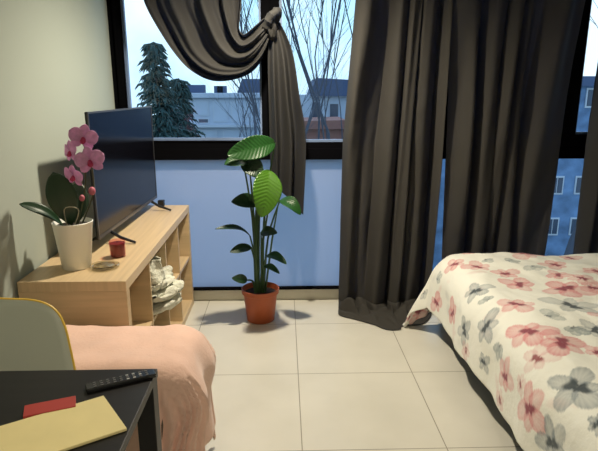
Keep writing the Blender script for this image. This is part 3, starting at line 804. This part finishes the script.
curtain('curtain', [(0, 1.935), (.43, 1.935), (1.08, 1.916), (1.6, 1.925), (2.59, 1.98)], [(0, 2.5), (2.59, 2.5)], 3.32, .045, 5, 4.0, .02, 2.59, M['curtain'],
        'dark taupe curtain at the right edge, behind the far side of the bed', GR)

# knotted curtain
kc = thing('knotted_curtain', 'dark taupe curtain tied up in a big knot before the left window', 'curtain', (-.07, 3.33, .7))
def Q(px, py, dy=0.): return atY(px, py, 3.33 + dy)
top = lambda x: Vector((x, 3.33, 2.59))
PATHS = [
 [top(-.84), Q(146, 2), Q(157, 24), Q(175, 52), Q(192, 70), Q(214, 80, -.02), Q(240, 77, -.03), Q(258, 65, -.03), Q(270, 38, -.03)],
 [top(-.62), Q(172, 2), Q(184, 28), Q(196, 52), Q(212, 66, -.03), Q(230, 70, -.06), Q(247, 67, -.07), Q(262, 52, -.07), Q(271, 32, -.05)],
 [top(-.46), Q(196, 2), Q(204, 24), Q(214, 45), Q(227, 58, -.05), Q(241, 60, -.08), Q(253, 54, -.09), Q(263, 42, -.08), Q(271, 28, -.05)],
 [top(-.34), Q(218, 2), Q(224, 22), Q(231, 38), Q(240, 48, -.05), Q(250, 46, -.08), Q(258, 39, -.09), Q(265, 32, -.08), Q(271, 24, -.04)],
 [top(-.22), Q(243, 2), Q(241, 16), Q(240, 28), Q(244, 34, -.03), Q(251, 29, -.05), Q(258, 23, -.06), Q(265, 18, -.05), Q(271, 20, -.03)],
]
for P_ in PATHS: P_[1:1] = [P_[0].lerp(P_[1], .38), P_[0].lerp(P_[1], .68), P_[0].lerp(P_[1], .88)]
def gs(u, v):
    cols = [catmull(P_, v) for P_ in PATHS]; p = catmull(cols, u)
    ph = 2 * PI * 4.3 * (u + .08 * math.sin(5 * u + 1) + .05 * math.sin(2.5 * v)) + .8
    a = .036 * (1 - .55 * sstep(.7, 1, v)) * (.75 + .5 * noise.noise(Vector((u * 6, v * 2.5, 1))))
    p.y += a * math.sin(ph + 2.2 * v) + .4 * a * math.sin(2.3 * ph - 3 * v)
    p.z += .25 * a * math.cos(ph) * sstep(.25, .7, v); p.x += .3 * a * math.cos(ph) * (1 - sstep(.3, .8, v))
    p.y = min(p.y, 3.43); return p
MB().grid(220, 110, gs).build('swag', M['curtain2'], kc, True, solid=.003)
TL = [(Q(271, 22)), Q(268, 60), Q(269, 110), Q(270, 150), Q(271, 178)]
TR = [(Q(277, 18)), Q(291, 50), Q(298, 95), Q(304, 140), Q(301, 212)]
def gt(u, v):
    a_, b_ = catmull(TL, v), catmull(TR, v); p = a_.lerp(b_, u)
    am = .008 + .030 * sstep(0, .5, v)
    p.y += am * math.sin(2 * PI * 2.4 * u + 1 + 1.5 * v) - .03 + .01 * math.sin(11 * u); p.x += .012 * math.sin(2 * PI * 2.2 * u) * v
    return p
MB().grid(80, 90, gt).build('tail', M['curtain2'], kc, True, solid=.003)
kn = MB()
kc_ = Q(271, 26, -.05)
kn.blob(kc_ + Vector((0, 0, 0)), (.036, .045, .075), lambda d: 1 + .22 * math.sin(5 * math.atan2(d.y, d.x) + 4 * d.z) * (1 - d.z * d.z) + .1 * noise.noise(d * 3), 40, 26)
rg = [kc_ + Vector((.035 * math.cos(a) + .008, -.025 + .04 * math.sin(a), .045 * math.cos(a + .5) + .03)) for a in [2 * PI * k / 20 for k in range(21)]]
kn.tube(rg, [.022 + .004 * math.sin(3 * k) for k in range(21)], 12)
kn.build('knot', M['curtain2'], kc, True)

# ------------------------------------------------------------ outside
GZ = -8.5
M['ground'] = mat('outside_ground', (.06, .09, .07), .95, var=((.3, .3, .3), .3))
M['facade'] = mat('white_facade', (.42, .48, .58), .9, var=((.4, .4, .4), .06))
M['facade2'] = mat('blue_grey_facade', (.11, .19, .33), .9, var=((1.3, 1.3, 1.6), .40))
M['facade3'] = mat('brick_facade', (.26, .12, .10), .9)
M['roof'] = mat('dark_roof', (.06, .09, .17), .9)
M['win'] = mat('outside_window', (.03, .05, .09), .2)
M['winf'] = mat('outside_window_frame', (.45, .50, .58), .7)
M['conifer'] = mat('conifer_needles', (.018, .055, .055), .9)
M['bark'] = mat('bark', (.05, .06, .085), .95)  # haze over the trees is put into this lighter bluish colour
M['hedge'] = mat('reddish_shrub', (.22, .10, .09), .95)
struct(MB().box(-90, 110, 8, 220, GZ - .2, GZ).build('ground', M['ground']), 'dim ground outside below the windows', 'ground')
YD = 50
def wx(px, Y): return atY(px, 110, Y).x
def wz(py, Y): return atY(240, py, Y).z
b1 = thing('white_building', 'long white flat-roofed building seen through the left window', 'building', (wx(240, YD), YD + 4, GZ))
xa, xb = wx(176, YD), wx(262, YD) + 2
MB().box(xa, xb, YD, YD + 9, GZ, wz(98, YD)).build('wall', M['facade'], b1)
MB().box(xa - .3, xb + .3, YD - .4, YD + 9.3, wz(98, YD), wz(93, YD)).build('roof', M['facade'], b1, bevel=.05)
MB().box(xa, xb, YD - .5, YD, wz(127, YD), wz(124.5, YD)).build('balcony_slab', M['winf'], b1)
for px in (182, 216, 219, 222): MB().box(wx(px, YD + 4), wx(px, YD + 4) + (.55 if px > 200 else 2.4), YD + 3, YD + 4, wz(93, YD), wz(86 if px > 200 else 85, YD + 4)).build('chimney', M['roof'], b1)
for a, b, c_, d_, k in ((197, 209, 118, 123.5, 0), (195, 209, 101, 116, 1), (213, 228, 101, 122, 1), (231, 243, 102, 122, 1), (246, 258, 101, 122, 1), (200, 216, 130, 138, 1), (222, 240, 130, 138, 1)):
    f_ = MB().box(wx(a, YD), wx(b, YD), YD - .06, YD + .05, wz(d_, YD), wz(c_, YD)).build('window_frame', M['winf'], b1)
    MB().box(wx(a, YD) + .12, wx(b, YD) - .12, YD - .09, YD - .05, wz(d_, YD) + .1, wz(c_, YD) - .1).build('pane', M['win'] if k == 0 else M['facade'], f_)
b4 = thing('dark_roofed_house', 'house with a dark blue roof beyond the white building', 'house', (wx(255, 58), 66, GZ))
MB().box(wx(240, 62), wx(272, 62), 62, 70, GZ, wz(92, 62)).build('wall', M['facade2'], b4)
MB().prism([(wx(238, 62), wz(93, 62)), (wx(274, 62), wz(93, 62)), (wx(274, 62), wz(79, 62)), (wx(243, 62), wz(79, 62))], 61.5, 70.5, lambda p: Vector((p.x, p.z, p.y))).build('roof', M['roof'], b4)
b2_ = thing('grey_house', 'bluish house with a dark pitched roof behind the bare trees', 'house', (wx(330, 42), 46, GZ))
MB().box(wx(284, 42), wx(352, 42), 42, 48.6, GZ, wz(95, 42)).build('wall', M['facade'], b2_)
MB().prism([(wx(310, 42), wz(96, 42)), (wx(356, 42), wz(96, 42)), (wx(352, 42), wz(80, 42)), (wx(316, 42), wz(78, 42))], 41.5, 49, lambda p: Vector((p.x, p.z, p.y))).build('roof', M['roof'], b2_)
for a, b in ((290, 300), (312, 320), (330, 338)): MB().box(wx(a, 42), wx(b, 42), 41.92, 42.05, wz(120, 42), wz(104, 42)).build('window', M['win'], b2_)
b5 = thing('red_house', 'low reddish brick house behind the bare trees', 'house', (wx(322, 34), 36, GZ))
MB().box(wx(292, 34), wx(350, 34), 34, 38, GZ, wz(128, 34)).build('wall', M['facade3'], b5)
MB().prism([(wx(290, 34), wz(129, 34)), (wx(352, 34), wz(129, 34)), (wx(346, 34), wz(120, 34)), (wx(298, 34), wz(121, 34))], 33.7, 38.5, lambda p: Vector((p.x, p.z, p.y))).build('roof', M['facade3'], b5)
# right apartment building
YE = 24
xr0, xr1 = wx(440, YE), wx(660, YE)
b3 = thing('apartment_building', 'blue grey apartment building seen past the curtains above the bed', 'building', ((xr0 + xr1) / 2, YE + 4, GZ))
MB().box(xr0, xr1, YE, YE + 9, GZ, wz(86, YE)).build('wall', M['facade2'], b3)
MB().prism([(xr0 - .4, wz(86, YE)), (xr1 + .4, wz(86, YE)), (xr1 - 1, wz(76, YE)), (xr0 + 1, wz(76, YE))], YE - .3, YE + 9.3, lambda p: Vector((p.x, p.z, p.y))).build('roof', M['roof'], b3)
for r in range(4):
    for k in range(9):
        xx = xr0 + .7 + k * 1.15; zz = wz(196, YE) - 1.95 + 1.95 * r
        if xx + .5 > xr1: continue
        f_ = MB().box(xx, xx + .62, YE - .05, YE + .05, zz, zz + .85).build('window_frame', M['winf'], b3)
        MB().box(xx + .07, xx + .28, YE - .08, YE - .04, zz + .08, zz + .78).box(xx + .34, xx + .55, YE - .08, YE - .04, zz + .08, zz + .78).build('pane', M['win'], f_)

def conifer(x, y, h, r, seed, label):
    rnd = random.Random(seed); e = thing('conifer', label, 'tree', (x, y, GZ), 'conifers outside')
    MB().tube([(x, y, GZ), (x, y, GZ + h)], [.22, .02], 8).build('trunk', M['bark'], e)
    mb = MB(); nb = 420
    for i in range(nb):
        tt = (i / nb) ** .8; z = GZ + h * (.1 + .9 * tt); L = r * (1 - tt) ** 1.0 * rnd.uniform(.25, 1.35) + .10; a = rnd.uniform(0, 2 * PI)
        d = Vector((math.cos(a), math.sin(a), 0)); p0 = Vector((x, y, z)); droop = -.20 * L
        for q in range(7):
            s = (q + 1) / 7; c_ = p0 + d * L * s + Vector((0, 0, droop * s * s + .05))
            a2 = a + rnd.uniform(-1.1, 1.1); ln = .22 + .22 * rnd.random()
            mb.tube([c_, c_ + Vector((math.cos(a2) * ln * .6, math.sin(a2) * ln * .6, -.04)), c_ + Vector((math.cos(a2) * ln, math.sin(a2) * ln, -.16 - .1 * rnd.random()))], [.05, .045, .004], 3, False)
    o = mb.build('foliage', M['conifer'], e); return e
conifer(wx(158, 21), 21, -GZ + wz(44, 21), 2.7, 1, 'dark conifer outside at the left edge of the left window')
conifer(wx(181, 24), 24, -GZ + wz(80, 24), 2.3, 2, 'shorter dark conifer outside right of the taller one')
def bare_tree(x, y, h, rad, seed, label, spread=.42, lean=0.):
    rnd = random.Random(seed); e = thing('bare_tree', label, 'tree', (x, y, GZ), 'bare trees outside'); tr = MB(); br = MB()
    def grow(p, d, L, r, lev):
        k = 5; path = [p]
        for i in range(k):
            d = (d + Vector((rnd.uniform(-1, 1), rnd.uniform(-1, 1), rnd.uniform(-.3, .5))) * .10).normalized(); path.append(path[-1] + d * L / k)
        (tr if lev == 0 else br).tube(path, [r * (1 - .45 * i / k) for i in range(k + 1)], 6 if lev < 2 else 4, False)
        if lev >= 5: return
        n = 3 if lev in (0, 1, 2) else 2
        for i in range(n + (1 if lev > 0 else 0)):
            s = rnd.choice(path[2:]) if i else path[-1]
            a = rnd.uniform(0, 2 * PI); sp = spread * rnd.uniform(.6, 1.5)
            nd = (d + Vector((math.cos(a), math.sin(a), .15)) * sp).normalized()
            grow(s, nd, L * rnd.uniform(.55, .8), r * .52, lev + 1)
    grow(Vector((x, y, GZ)), Vector((lean, 0, 1)).normalized(), h * .60, rad, 0)
    tr.build('trunk', M['bark'], e, True); br.build('branches', M['bark'], e, True)
bare_tree(wx(318, 16), 16, 14.5, .075, 11, 'bare multi-branched tree outside in the middle window', .30)
bare_tree(wx(333, 17), 17, 14.5, .08, 23, 'bare tree outside close to the long curtain', .30, -.01)
bare_tree(wx(303, 20), 20, 15, .065, 37, 'thin bare tree outside beside the hanging curtain tail', .30)
bare_tree(wx(258, 15), 15, 13, .07, 8, 'bare tree outside just left of the window post', .45, -.03)
bare_tree(wx(566, 14), 14, 12.5, .20, 15, 'bare tree outside above the bed in front of the apartment building', .4)
